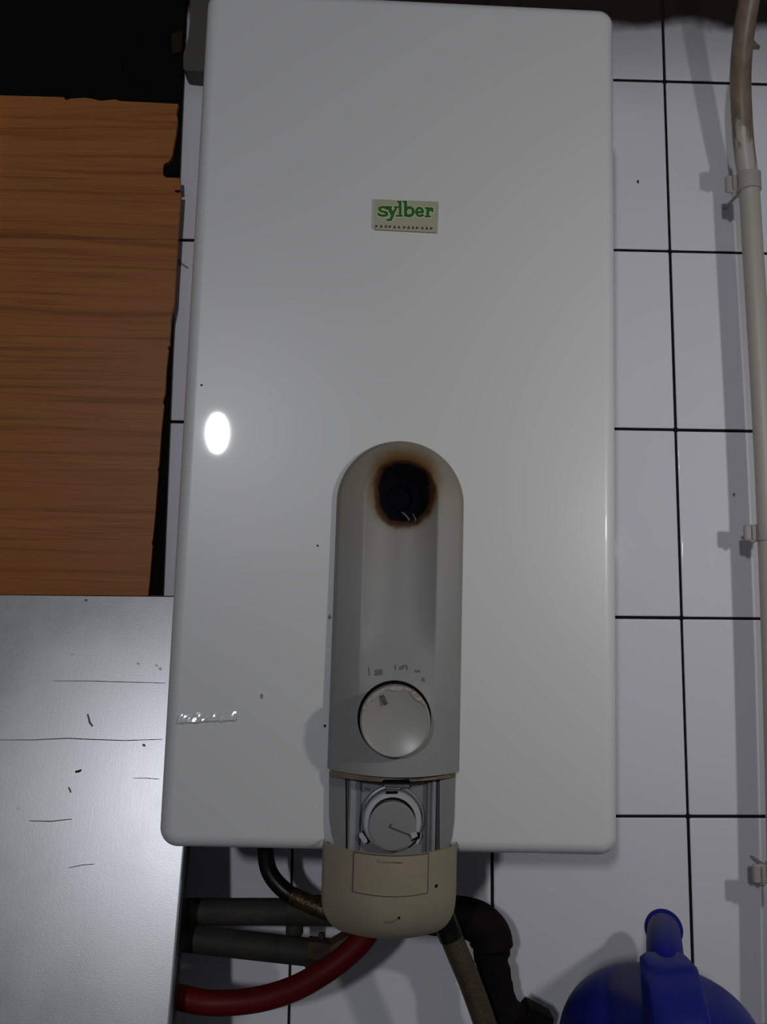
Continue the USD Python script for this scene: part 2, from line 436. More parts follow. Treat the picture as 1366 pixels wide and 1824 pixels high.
def S(u, v):
    u, v = np.asarray(u, float), np.asarray(v, float)
    s0 = S0(u, v)
    du = u - UC - 0.0005
    sd = np.where(v > CVC, CW - np.hypot(du, v - CVC), CW - np.abs(du))     # > 0 inside the channel
    depth = 0.0150 * sstep((v - (VKN - 0.004)) / 0.085)
    s = s0 - depth * (1 - (1 - np.clip(sd / CW, 0, 1)) ** 2)
    hole = np.hypot(u - HU, v - HV) / 0.0090
    return np.maximum(s - 0.010 * sstep((1.15 - hole) / 0.5), np.minimum(s, 0.0012))


HU, HV = hl(712, 887, 0.006)
nu, nv = 150, 0
th_arc = np.linspace(0, math.pi / 2 * 0.995, 70)
vs = np.concatenate([np.linspace(VB, VC, 250), VC + PR * np.sin(th_arc[1:])])
ws = np.where(vs > VC, np.sqrt(np.maximum(PR ** 2 - (vs - VC) ** 2, 1e-12)), PR)
ss = np.sin(np.linspace(-1, 1, nu) * math.pi / 2 * 0.82) / math.sin(math.pi / 2 * 0.82)
UU = UC + ss[:, None] * ws[None, :]; VV = np.broadcast_to(vs, UU.shape)
NN = S(UU, VV)
nj = len(vs)
front = L3(UU, VV, NN).reshape(-1, 3)
ff = grid_faces(nu, nj)
ring = np.concatenate([np.arange(nu) * nj, (nu - 1) * nj + np.arange(1, nj), (np.arange(nu - 2, -1, -1)) * nj + nj - 1, np.arange(nj - 2, 0, -1)])
skirt = front[ring].copy(); sk2 = skirt.copy(); sk2[:, 1] = -0.0005 + 0.0
m = len(ring); i = np.arange(m); j = (i + 1) % m; o = len(front)
sf = np.vstack([np.stack([o + i, o + m + i, o + j], 1), np.stack([o + j, o + m + i, o + m + j], 1)])
PV = np.vstack([front, skirt, sk2]); PF = np.vstack([ff, sf])
# colour of the plastic: grey, yellowed at the top, scorched brown and black round the sight hole
pu, pv = PV[:, 0], PV[:, 2]
grey, warm = np.array([0.245, 0.243, 0.24]), np.array([0.215, 0.198, 0.155])
tone = grey + (warm - grey) * sstep((pv - (VC - 0.07)) / 0.10)[:, None]
tone = tone * (0.96 + 0.08 * meshkit.fbm(np.stack([pu * 60, pv * 60, 0 * pu], 1), 3))[:, None]
BU, BV = hl(719, 877, 0.008)
wob = 0.16 * (meshkit.fbm(np.stack([pu * 150, pv * 150, 0 * pu + 3], 1), 3) - 0.5)
hd = (np.abs((pu - BU) / 0.0205) ** 2.4 + np.abs((pv - BV) / 0.0235) ** 2.4) ** (1 / 2.4) + wob
csd = np.where(pv > CVC, CW - np.hypot(pu - UC - 0.0005, pv - CVC), CW - np.abs(pu - UC - 0.0005))
br = sstep((1.62 + 0.16 * np.clip((pv - BV) / 0.03, -1, 1) - hd) / 0.60)[:, None]
tone = tone * (1 - br) + np.array([0.125, 0.062, 0.019]) * br
db = (sstep((1.28 - hd) / 0.2) * (0.35 + 0.65 * sstep((csd + 0.002) / 0.003)))[:, None]
tone = tone * (1 - db) + np.array([0.05, 0.018, 0.006]) * db
bk = (sstep((1.06 - hd) / 0.13) * sstep((csd + 0.0003) / 0.0016))[:, None]
tone = tone * (1 - bk) + np.array([0.0036, 0.0032, 0.0046]) * bk
panel = obj('control_panel', trimesh.Trimesh(PV, PF, process=False), 'fascia', heater, smooth=True, colors=tone, label='arched grey fascia with a scorched sight hole')


def draped(poly_px, Sf, lift, thick, name, mat, parent, res=0.0015, label=None):
    """A thin plate following a heater surface: outline in photograph pixels."""
    q = np.array([hs(x, y, Sf) for x, y in poly_px])
    return draped_uv(Polygon(q), Sf, lift, thick, name, mat, parent, res, label)


def draped_uv(P, Sf, lift, thick, name, mat, parent, res=0.0015, label=None):
    ms = []
    for g in getattr(P, 'geoms', [P]):
        g = g.segmentize(res * 2)
        v2, f2 = trimesh.creation.triangulate_polygon(g, engine='earcut')
        for _ in range(4):
            e = v2[f2]
            if max(np.linalg.norm(e[:, 0] - e[:, 1], axis=1).max(), np.linalg.norm(e[:, 1] - e[:, 2], axis=1).max()) < res * 3:
                break
            v3, f3 = trimesh.remesh.subdivide(np.c_[v2, np.zeros(len(v2))], f2)
            v2, f2 = v3[:, :2], f3
        top = L3(v2[:, 0], v2[:, 1], Sf(v2[:, 0], v2[:, 1]) + lift)
        bot = L3(v2[:, 0], v2[:, 1], Sf(v2[:, 0], v2[:, 1]) + lift - thick)
        t = trimesh.Trimesh(top, f2, process=False)
        if t.area_faces.size and t.face_normals[:, 1].mean() > 0:
            f2 = f2[:, ::-1]
        ed = np.sort(f2[:, [0, 1, 1, 2, 2, 0]].reshape(-1, 2), axis=1)
        raw = f2[:, [0, 1, 1, 2, 2, 0]].reshape(-1, 2)
        _, inv, cnt = np.unique(ed, axis=0, return_inverse=True, return_counts=True)
        B = raw[cnt[inv.ravel()] == 1]
        n = len(v2)
        f = np.vstack([f2, f2[:, ::-1] + n, np.stack([B[:, 0], B[:, 0] + n, B[:, 1]], 1), np.stack([B[:, 1], B[:, 0] + n, B[:, 1] + n], 1)])
        ms.append(trimesh.Trimesh(np.vstack([top, bot]), f, process=False))
    return obj(name, trimesh.util.concatenate(ms), mat, parent, smooth=30, label=label)


# glowing-hole electrode wires inside the sight hole
e0 = [np.r_[hl(716, 913, 0.004), 0.004], np.r_[hl(722, 918, 0.006), 0.007], np.r_[hl(729, 927, 0.008), 0.010]]
obj('electrode', tube(catmull([L3(a, b, c) for a, b, c in e0], 5), 0.0008, 8), 'rail_dark', panel, smooth=40)
e1 = [np.r_[hl(735, 916, 0.005), 0.005], np.r_[hl(738, 921, 0.008), 0.009], np.r_[hl(740, 928, 0.010), 0.012]]
obj('electrode', tube(catmull([L3(a, b, c) for a, b, c in e1], 5), 0.0006, 8), 'rail_dark', panel, smooth=40)
# faded marks printed above the knob
for P in ([(656, 1189), (658, 1189), (659, 1203), (657, 1203)], [(668, 1193), (681, 1192), (681, 1202), (667, 1203)], [(703, 1184), (704.5, 1184), (705.5, 1193), (703.5, 1193)],
          [(738, 1193.5), (747, 1193), (749, 1196.5), (744, 1198), (739, 1197)], [(753, 1206), (757, 1211), (755.5, 1214), (750.5, 1212.5)]):
    draped(P, S, 0.0004, 0.0006, 'printed_mark', 'print_grey', panel)
for L in ([(712, 1190), (716, 1187), (718, 1190), (713, 1192)], [(718, 1186), (724, 1186), (725, 1192)]):
    q = LineString([hs(x, y, S) for x, y in L]).buffer(0.0006)
    draped_uv(q, S, 0.0004, 0.0006, 'printed_mark', 'print_grey', panel)

# --- upper knob: dished cap in a black well
KU, KV = hs(703, 1281, S0)
KN = float(S0(KU, KV))
well = Point(KU, KV).buffer(0.0277, 40).difference(Point(KU, KV).buffer(0.019, 40))
kx = obj('knob_well', trimesh.Trimesh(*[(lambda t: t)(x) for x in ([], [])]) if False else cbox(KU - 0.001, KU + 0.001, -KN + 0.004, -KN + 0.006, KV - 0.001, KV + 0.001, 0.0002), 'black_gap', panel) if False else draped_uv(well, S, 0.0005, 0.004, 'knob_well', 'black_gap', panel, 0.001)
KT = KN + 0.0105
kr = 0.0258
# the knob sits upright on the curved panel: its axis points at the room
prof = [(0, KT - 0.0036)] + [(r, KT - 0.0036 * (1 - (r / (kr - 0.0022)) ** 2)) for r in np.linspace(0.002, kr - 0.0022, 14)] + [(kr - 0.0012, KT + 0.0004), (kr - 0.0003, KT - 0.0003), (kr, KT - 0.0014), (kr, KN - 0.012), (0, KN - 0.012)]
knob = obj('knob', lathe([(r, h) for r, h in prof], (KU, 0, KV - 0.0006), (0, -1, 0), 72), 'knob_grey', heater, smooth=40, label='large round grey knob with a dished face')
a_ = np.linspace(math.radians(28), math.radians(160), 60)
band = [(KU + (kr + 0.0002) * math.cos(t), KV - 0.0006 + (kr + 0.0002) * math.sin(t)) for t in a_] + [(KU + (kr - 0.0026 - 0.0009 * math.sin(9 * t)) * math.cos(t), KV - 0.0006 + (kr - 0.0026 - 0.0009 * math.sin(9 * t)) * math.sin(t)) for t in a_[::-1]]
obj('worn_rim', extrude_xz(Polygon(band), -(KT + 0.0007), -(KN - 0.004)), 'knob_worn', knob)
q = [np.array(hl(x, y, KT - 0.001)) for x, y in ((677, 1240), (683, 1238.5), (689, 1252), (684, 1255))]
slot = Polygon(q)
obj('index_mark', extrude_xz(slot.buffer(0.0004).difference(slot.buffer(-0.0007)), -(KT + 0.0002), -(KT - 0.004)), 'pointer_line', knob)

# --- lip under the panel and the lower bay with the small dial
uL, uR = hl(586, 1384, 0.004)[0], hl(811.5, 1384, 0.004)[0]
vLT = VB - 0.0005; vLB = hl(700, 1530, 0.0)[1]


def SB(u, v):
    return 0.003 + 0.022 * (1 - np.clip((np.asarray(u) - UC) / PR, -1, 1) ** 2) + 0 * np.asarray(v)


lip = [(587, 1366), (640, 1370), (700, 1373), (760, 1372), (811, 1368), (811, 1384), (785, 1388), (765, 1390), (731, 1392.5), (728, 1388), (684, 1389), (680, 1392.5), (640, 1390), (610, 1386), (588, 1384)]
draped(lip, SB, 0.0, 0.003, 'lip', 'tan_plastic', heater, label='tan lip below the grey panel')
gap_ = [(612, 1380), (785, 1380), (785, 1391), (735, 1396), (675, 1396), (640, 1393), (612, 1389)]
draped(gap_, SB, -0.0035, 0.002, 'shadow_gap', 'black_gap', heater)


def SC(u, v):
    return 0.003 + 0.011 * (1 - np.clip((np.asarray(u) - UC) / PR, -1, 1) ** 2) + 0 * np.asarray(v)


cheekL = [(586, 1376), (615, 1380), (616, 1530), (607, 1530), (597, 1508), (590, 1485), (586, 1458)]
cheekR = [(811, 1376), (783, 1380), (783, 1530), (792, 1530), (800, 1508), (805, 1488), (808.5, 1462)]
draped(cheekL, SC, 0, 0.012, 'cheek', 'grey_plastic', heater)
draped(cheekR, SC, 0, 0.012, 'cheek', 'grey_plastic', heater)


def hbox(x0, x1, y0, y1, n0, n1, c=0.0006, xb0=None, xb1=None):
    """A bevelled bar in heater space whose front face spans the pixels x0..x1, y0..y1."""
    a, b = hl(x0, y0, n1), hl(x1, y1, n1)
    return cbox(min(a[0], b[0]), max(a[0], b[0]), -n1, -n0, min(a[1], b[1]), max(a[1], b[1]), c)


plate = obj('bay_plate', hbox(614, 785, 1372, 1536, -0.002, 0.0035, 0.0005), 'plate_grey', heater)
obj('slot', hbox(615.5, 622.5, 1384, 1534, 0.003, 0.0042, 0.0002), 'slot_dark', plate)
obj('slot', hbox(776, 782.5, 1384, 1534, 0.003, 0.0042, 0.0002), 'slot_dark', plate)
obj('rail', hbox(623, 632, 1386, 1534, 0.003, 0.0085, 0.0012), 'rail_light', heater, label='bright metal rail')
obj('rail', hbox(633, 639.5, 1386, 1534, 0.003, 0.0075, 0.0012), 'rail_dark', heater)
obj('rail', hbox(760, 766.5, 1386, 1534, 0.003, 0.0075, 0.0012), 'rail_dark', heater)
obj('rail', hbox(769.5, 774.5, 1386, 1534, 0.003, 0.0085, 0.0012), 'rail_light', heater, label='bright metal rail')
obj('slot', hbox(766.8, 769.4, 1388, 1534, 0.003, 0.0045, 0.0002), 'black_gap', plate)
obj('latch', hbox(682, 729, 1389.5, 1393.5, 0.003, 0.016, 0.0008), 'rail_light', heater)
obj('latch_body', hbox(684, 730, 1393.5, 1404, 0.003, 0.011, 0.001), 'plate_grey', heater)

DN = 0.012
DU, DV = hl(699, 1464, DN)
dr = 0.0221
dial = obj('dial_ring', lathe([(dr - 0.0046, 0.006), (dr - 0.0046, DN - 0.0006), (dr - 0.0040, DN), (dr - 0.0012, DN - 0.0004), (dr, DN - 0.0018), (dr + 0.0004, 0.003), (dr - 0.0046, 0.003), (dr - 0.0046, 0.006)], (DU, 0, DV), (0, -1, 0), 64), 'dial_ring', heater, smooth=35, label='pale ring of the small dial')
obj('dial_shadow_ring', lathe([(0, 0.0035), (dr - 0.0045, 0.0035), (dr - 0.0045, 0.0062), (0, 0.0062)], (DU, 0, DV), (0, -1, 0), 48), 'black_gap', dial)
obj('collar', lathe([(dr + 0.0003, 0.003), (dr + 0.0022, 0.003), (dr + 0.0019, 0.0065), (dr + 0.0003, 0.0070)], (DU + 0.0004, 0, DV + 0.0016), (0, -1, 0), 64), 'rail_dark', dial, smooth=35)
CU, CV = hl(699, 1472, 0.0135)
cr_ = 0.0180
disc = obj('dial_face', lathe([(0, 0.0132), (cr_ - 0.0012, 0.0135), (cr_ - 0.0003, 0.0130), (cr_, 0.0120), (cr_, 0.0035), (0, 0.0035)], (CU, 0, CV), (0, -1, 0), 64), 'dial_grey', heater, smooth=35, label='grey dial face with a pointer line')
lp0, lp1 = hl(693.5, 1473, 0.0135), hl(737, 1490.5, 0.0135)
obj('pointer', extrude_xz(LineString([hl(696.5, 1468.5, 0.0135), lp0, lp1]).buffer(0.0005), -0.0139, -0.012), 'pointer_line', disc)
obj('pointer_tab', extrude_xz(Polygon([hl(x, y, 0.0135) for x, y in ((731, 1484), (741, 1481), (742.5, 1488), (735, 1492))]).buffer(0.0004), -0.0152, -0.010), 'dial_ring', disc)
obj('stop_gap', extrude_xz(Polygon([hl(x, y, 0.012) for x, y in ((742, 1482), (747.5, 1485), (746.5, 1492.5), (737, 1495), (734, 1498), (731, 1495), (738, 1491))]).buffer(0.0003), -0.0128, -0.006), 'black_gap', dial)
obj('peg', extrude_xz(LineString([hl(643.5, 1488, 0.010), hl(650, 1497.5, 0.010)]).buffer(0.0018), -0.0105, -0.002), 'dial_ring', heater)
obj('peg_gap', extrude_xz(LineString([hl(648.5, 1484, 0.006), hl(655.5, 1496, 0.006)]).buffer(0.0016), -0.0060, -0.002), 'black_gap', heater)
obj('peg', extrude_xz(LineString([hl(749, 1488, 0.010), hl(743.5, 1502, 0.010)]).buffer(0.0010), -0.0095, -0.002), 'dial_ring', heater)
obj('dial_notch', extrude_xz(Polygon([hl(x, y, 0.0122) for x, y in ((687.5, 1410.5), (708.5, 1410), (708.5, 1413.5), (687.5, 1413.8))]), -0.0126, -0.010), 'black_gap', dial)
obj('dial_latch', extrude_xz(Polygon([hl(x, y, 0.0085) for x, y in ((689.5, 1402.5), (713, 1403), (713, 1405.5), (689.5, 1405.5))]), -0.0088, -0.004), 'rail_light', dial)
obj('scuff', extrude_xz(LineString([hl(651, 1405, 0.004), hl(658, 1406, 0.004)]).buffer(0.0005), -0.0042, -0.003), 'pointer_line', plate)

# --- the slid-down beige cap below the panel
c_tl, c_tr = hl(574.5, 1500, 0.014), hl(815.5, 1508, 0.014)
c_bm = hl(696, 1672, 0.022)
CPU = (c_tl[0] + c_tr[0]) / 2; CPW = (c_tr[0] - c_tl[0]) / 2
cvt = (c_tl[1] + c_tr[1]) / 2; cvb = c_bm[1]


def SP(u, v):
    u, v = np.asarray(u, float), np.asarray(v, float)
    s = np.clip((u - CPU) / CPW, -1, 1)
    base = 0.013 + 0.027 * (1 - s ** 2) - 0.004 * np.clip((np.abs(s) - 0.94) / 0.06, 0, 1) ** 2
    r = 0.030
    low = np.clip((cvb + r - v) / r, 0, 1)
    return base - 0.020 * (1 - np.sqrt(np.maximum(1 - low ** 2, 0)))


def cap_half(v):
    """half width of the cap at height v: slightly tapered, large round lower corners"""
    v = np.asarray(v, float)
    t = np.clip((cvt - v) / (cvt - cvb), 0, 1)
    w = CPW * (1 - 0.005 * t)
    rc = 0.030
    low = np.clip((cvb + rc - v) / rc, 0, 1)
    return w - CPW * 0.44 * (1 - np.sqrt(np.maximum(1 - low ** 2.3, 0)))


tv = 1 - (1 - np.linspace(0, 1, 60)) ** 1.0
cvs = cvb + (cvt - cvb) * (np.linspace(0, 1, 70) ** 1.6)
cs = np.linspace(-1, 1, 90)
CUU = CPU + cs[:, None] * cap_half(cvs)[None, :]
CVV = np.broadcast_to(cvs, CUU.shape)
CNN = SP(CUU, CVV)
nj2 = len(cvs); ni2 = len(cs)
fr = L3(CUU, CVV, CNN).reshape(-1, 3)
inn = fr.copy(); inn[:, 1] += 0.0018; inn[:, 0] = CPU + (inn[:, 0] - CPU) * 0.975
left_, bot_, right_ = np.arange(nj2)[::-1], np.arange(ni2) * nj2, (ni2 - 1) * nj2 + np.arange(nj2)
edge = np.concatenate([left_, bot_[1:], right_[1:]])                      # sides and bottom return to the heater
sk = fr[edge].copy(); sk2 = sk.copy(); sk2[:, 1] = np.minimum(sk[:, 1] + 0.028, -0.0008)
m = len(edge); i = np.arange(m - 1); o = 2 * len(fr)
sf = np.vstack([np.stack([o + i, o + m + i, o + i + 1], 1), np.stack([o + i + 1, o + m + i, o + m + i + 1], 1)])
tp = np.arange(ni2) * nj2 + nj2 - 1; n0 = len(fr); k0 = np.arange(ni2 - 1)
tf = np.vstack([np.stack([tp[k0], tp[k0 + 1], n0 + tp[k0]], 1), np.stack([tp[k0 + 1], n0 + tp[k0 + 1], n0 + tp[k0]], 1)])
gf = grid_faces(ni2, nj2)
CPV = np.vstack([fr, inn, sk, sk2])
CPF = np.vstack([gf, gf[:, ::-1] + n0, sf, tf])
capo = obj('slide_cap', trimesh.Trimesh(CPV, CPF, process=False), 'cap_beige', heater, smooth=40, label='yellowed beige cap slid down over the lower edge')
door = [(630, 1523), (680, 1526), (720, 1526), (763, 1522.5), (761.3, 1590), (735, 1595), (700, 1597), (665, 1594.5), (628, 1587.5)]
dq = [hs(x, y, SP) for x, y in door]
dq = Polygon([(u_, cvt - 0.0007 if k_ < 4 else v_) for k_, (u_, v_) in enumerate(dq)])
draped_uv(dq.buffer(0.00045, join_style=2), SP, 0.0002, 0.002, 'door_gap', 'pointer_line', capo, 0.002)
draped_uv(dq.buffer(-0.0003, join_style=2), SP, 0.0006, 0.002, 'cap_door', 'cap_beige', capo, 0.002)
draped_uv(LineString([hs(x, y, SP) for x, y in ((674, 1531), (672, 1533), (675, 1535.5), (697, 1535.5), (716, 1536.5))]).buffer(0.0006), SP, 0.0008, 0.001, 'grip_line', 'tan_plastic', capo, 0.001)
draped_uv(Point(*hs(777, 1578, SP)).buffer(0.0011), SP, 0.0005, 0.001, 'pinhole', 'black_gap', capo, 0.001)
draped_uv(Point(*hs(710.5, 1635, SP)).buffer(0.0009), SP, 0.0005, 0.001, 'pinhole', 'black_gap', capo, 0.001)
draped_uv(LineString([hs(x, y, SP) for x, y in ((687, 1642), (700, 1642), (706, 1638))]).buffer(0.0005), SP, 0.0005, 0.001, 'scuff', 'tan_plastic', capo, 0.001)
obj('stub_edge', extrude_xz(LineString([hl(628.5, 1519, 0.036), hl(629.5, 1533, 0.036)]).buffer(0.0006), -0.0365, -0.030), 'black_gap', capo) if False else None

# --- badge
bd = [(667, 355), (781, 359.5), (778.5, 414), (666, 408)]
bq = Polygon([hl(x, y, 0.002) for x, y in bd]).buffer(-0.001).buffer(0.001)
badge = obj('badge', extrude_xz(bq, -0.0022, 0.0), 'badge_plate', heater, label='small beige name badge with green lettering')


def bp(pts):
    return [hl(640 + x / 8.035, 330 + y / 8.035, 0.0022) for x, y in pts]


def stroke(pts, w):
    return LineString(bp(catmull(np.array(pts, float), 6) if len(pts) > 2 else pts)).buffer(w * 0.446e-3 / 8.035 / 2 * 1.22, cap_style=2)


def poly(pts):
    return Polygon(bp(pts))


letters = [
    # s
    [stroke([(392, 345), (372, 322), (325, 318), (288, 336), (300, 366), (350, 384), (392, 398), (388, 428), (330, 438), (270, 415)], 31), poly([(262, 388), (276, 388), (282, 442), (264, 442)]), poly([(382, 302), (400, 302), (400, 356), (390, 356)])],
    # y
    [stroke([(418, 312), (478, 430)], 48), stroke([(535, 312), (455, 470)], 27), stroke([(486, 420), (452, 488), (418, 500)], 30), poly([(392, 304), (472, 304), (472, 324), (392, 324)]), poly([(492, 304), (560, 304), (560, 324), (492, 324)]), poly([(388, 486), (466, 476), (472, 512), (392, 516)])],
    # l
    [poly([(562, 232), (604, 232), (604, 450), (566, 450)]), poly([(532, 226), (604, 226), (604, 252), (548, 252)]), poly([(520, 430), (622, 430), (622, 452), (520, 452)])],
    # b
    [poly([(640, 230), (684, 230), (684, 452), (640, 452)]), poly([(618, 226), (684, 226), (684, 250), (618, 250)]), stroke([(664, 345), (715, 322), (762, 345), (770, 388), (750, 428), (705, 440), (664, 425)], 36)],
    # e
    [stroke([(822, 388), (905, 384), (892, 345), (862, 328), (828, 345), (814, 388), (832, 428), (868, 442), (918, 424)], 30)],
    # r
    [poly([(958, 322), (1000, 322), (1000, 456), (958, 456)]), poly([(936, 318), (1000, 318), (1000, 340), (936, 340)]), poly([(934, 438), (1026, 440), (1026, 462), (934, 460)]), stroke([(992, 366), (1018, 340), (1050, 340)], 34), poly([(1018, 326), (1058, 330), (1058, 388), (1030, 386)])],
]
halo = unary_union([unary_union(l) for l in letters]).buffer(0.0006)
obj('lettering_edge', extrude_xz(halo, -0.0024, -0.002), 'badge_light', badge)
for l in letters:
    obj('letter', extrude_xz(unary_union(l).buffer(0.00001), -0.0028, -0.002), 'badge_green', badge)
rr = random.Random(3)
for k in range(13):                                        # the worn row of tiny characters, no longer legible
    x = 248 + k * 65 + rr.uniform(-6, 6); y = 588 + k * 2.4 + (4 if k > 3 else 0)
    parts_ = [poly([(x - 14, y + 26), (x + 14, y + 28), (x + 10, y + 36), (x - 12, y + 35)])]
    obj('small_character_edge', extrude_xz(parts_[0], -0.00255, -0.002), 'badge_light', badge)
    g = [stroke([(x - 12, y + 20), (x + rr.uniform(-6, 6), y - 18), (x + 13, y + 20)], 9)] if k % 3 else [stroke([(x - 10, y - 16), (x - 10, y + 20)], 9), stroke([(x - 10, y - 14), (x + 12, y - 4), (x - 6, y + 6)], 9)]
    obj('small_character', extrude_xz(unary_union(g), -0.0026, -0.002), 'badge_dark', badge)


def hspeck(px, py, r, asp=1.0, mat='speck_dark'):
    c = hl(px, py); a = np.arange(9) / 9 * 2 * np.pi
    rr_ = r * (1 + 0.2 * np.sin(3 * a + px))
    obj('chip', extrude_xz(Polygon(np.stack([c[0] + rr_ * np.cos(a), c[1] + asp * rr_ * np.sin(a)], 1)), -0.0003, 0.0003), mat, heater)


hspeck(359, 686, 0.0010, 0.8); hspeck(566, 972, 0.0008); hspeck(578.5, 1293, 0.0011); hspeck(466, 1240, 0.0011, 1.8, 'speck_grey'); hspeck(587, 1099, 0.0012, 1.6, 'speck_grey')


# crinkled strip in the enamel near the lower left corner: bent facets that catch the bulb
def crinkle(name, p0, p1, hgt, tilt, seed, nu_=30, nv_=6):
    a, b = hl(*p0), hl(*p1)
    rg = np.random.default_rng(seed)
    us = np.linspace(0, 1, nu_); vs_ = np.linspace(-1, 1, nv_)
    V = []
    for x in us:
        c = a + (b - a) * x
        wob = hgt * (0.75 + 0.35 * rg.random())
        for y in vs_:
            prof_ = 0.22 * hgt * (1.02 - y)
            V.append((c[0] + rg.normal(0, 0.0002), c[1] + y * wob, prof_ + rg.normal(0, 0.00017) if -0.99 < y else 0.0001))
    V = np.array(V)
    t = trimesh.Trimesh(L3(V[:, 0], V[:, 1], V[:, 2]), grid_faces(nu_, nv_), process=False)
    return obj(name, t, 'gloss_film', heater, smooth=False, label='crinkled glossy scrap stuck low on the left')


crinkle('film_scrap', (318, 1281), (421, 1276), 0.0042, 0.1, 5)

# ---------------------------------------------------------------- wall cabinet (wood front on an even near-black carcass)
wood_px = [(-60, 168), (60, 171.5), (113, 173), (118, 178.5), (124, 176), (150, 174), (165, 176), (178, 179.5), (205, 177), (215, 180), (317, 185), (314, 200), (316, 215), (313, 240), (309, 262), (306, 280), (300, 288), (292, 292), (290, 300), (291, 312), (295, 316),
           (320, 317), (321, 338), (311, 339), (313, 343), (322, 343), (317, 420), (316, 440), (312, 500), (310, 540), (304, 570), (301.5, 615), (298, 618), (300, 622), (296, 660), (294, 700), (290, 716), (292, 722), (288, 760), (283, 830), (280.5, 836), (282, 840), (276, 920), (272, 960), (270, 968), (271.5, 972), (266, 1040), (262, 1075), (-60, 1070)]
WD = 0.014
wq = np.array([at(x, y, WD) for x, y in wood_px])
x_left, z_lo, z_hi = -0.95, at(100, 1060, 0.06)[2] - 0.02, 1.02
cab = thing('wall_cabinet', 'wooden wall cabinet with ragged front edge and black top', 'cabinet', (0, 0, 0))
obj('carcass', cbox(x_left, -0.5375, -WD + 0.0065, -0.0005, z_lo, z_hi, 0.001), 'carcass_black', cab, label='near-black carcass')
wp = wq[:, [0, 2]].copy(); wp[wp[:, 0] < -0.72, 0] = x_left
obj('front_panel', extrude_xz(Polygon(wp).buffer(0), -WD, -WD + 0.0065), 'wood', cab, label='orange-brown wood-grain front with broken edges')
obj('hinge_plate', extrude_xz(Polygon([at(x, y, 0.011)[[0, 2]] for x, y in ((305, 60), (325, 55), (324, 92), (307, 96))]), -0.011, -0.006), 'dark_wood', cab)

# ---------------------------------------------------------------- sloping steel hood
hood = thing('range_hood', 'sloping brushed stainless steel hood panel in the lower left', 'range hood', (0, 0, 0))
zt = 0.2172; xr = float(at(330, 1516, 0.127)[0])
d_of = lambda z: 0.066 + (zt - z) * 0.28
zb = -0.42
prof = [(zt, -0.0635), (zt - 0.0006, -0.0655)]
xs_ = [-0.98, xr - 0.0035, xr - 0.0012, xr]
ins = [0, 0, 0.0010, 0.0035]
V, Fc = [], []
zs = np.concatenate([[zt], np.linspace(zt - 0.0012, zb, 24)])
for x, e in zip(xs_, ins):
    for k, z in enumerate(zs):
        V.append((x, -(d_of(z) - e - (0.0014 if k == 0 else 0)), z))
front_m = trimesh.Trimesh(np.array(V), grid_faces(len(xs_), len(zs)), process=False)
front_m.faces = front_m.faces[:, ::-1]
back = []
Vb = np.array(V).copy(); Vb[:, 1] = Vb[:, 1] + 0.0016
obj('front_sheet', cat([front_m, trimesh.Trimesh(Vb, front_m.faces[:, ::-1], process=False)]), 'steel', hood, smooth=35)
sd = [(xr - 0.0001, z) for z in zs]
SV = np.array([(xr - 0.0004, -(d_of(z) - 0.0032), z) for z in zs] + [(xr - 0.0004, -(d_of(z) - 0.024), z) for z in zs])
n_ = len(zs)
SF = np.array([(k, k + 1, n_ + k) for k in range(n_ - 1)] + [(k + 1, n_ + k + 1, n_ + k) for k in range(n_ - 1)])
side = trimesh.Trimesh(SV, SF, process=False)
sv2 = SV.copy(); sv2[:, 0] -= 0.0015
obj('side_sheet', cat([side, trimesh.Trimesh(sv2, SF[:, ::-1], process=False)]), 'steel_dark', hood)
obj('top_sheet', cbox(-0.98, xr - 0.012, -0.0645, -0.002, zt - 0.0022, zt - 0.0006, 0.0003), 'steel_dark', hood)


def hood_pt(px, py, lift=0.0):
    d = 0.1
    for _ in range(15):
        p = at(px, py, d); d = d_of(p[2])
    p = at(px, py, d); return p + np.array([0, -0.963, 0.270]) * lift


def hood_line(pts, w, mat, name):
    P = np.array([hood_pt(x, y) for x, y in pts])
    nrm = np.array([0, -0.963, 0.270])
    V, Fq = [], []
    for k in range(len(P)):
        t = P[min(k + 1, len(P) - 1)] - P[max(k - 1, 0)]; t /= np.linalg.norm(t)
        sdv = np.cross(nrm, t); ww = w * (0.5 + 0.5 * math.sin(math.pi * (k + 0.5) / len(P)))
        V += [P[k] - sdv * ww + nrm * 0.0001, P[k] + nrm * 0.0003, P[k] + sdv * ww + nrm * 0.0001]
    for k in range(len(P) - 1):
        a = 3 * k
        Fq += [(a, a + 1, a + 4), (a, a + 4, a + 3), (a + 1, a + 2, a + 5), (a + 1, a + 5, a + 4)]
    t = trimesh.Trimesh(np.array(V), np.array(Fq), process=False)
    if t.face_normals[:, 1].mean() > 0:
        t.invert()
    obj(name, t, mat, hood)


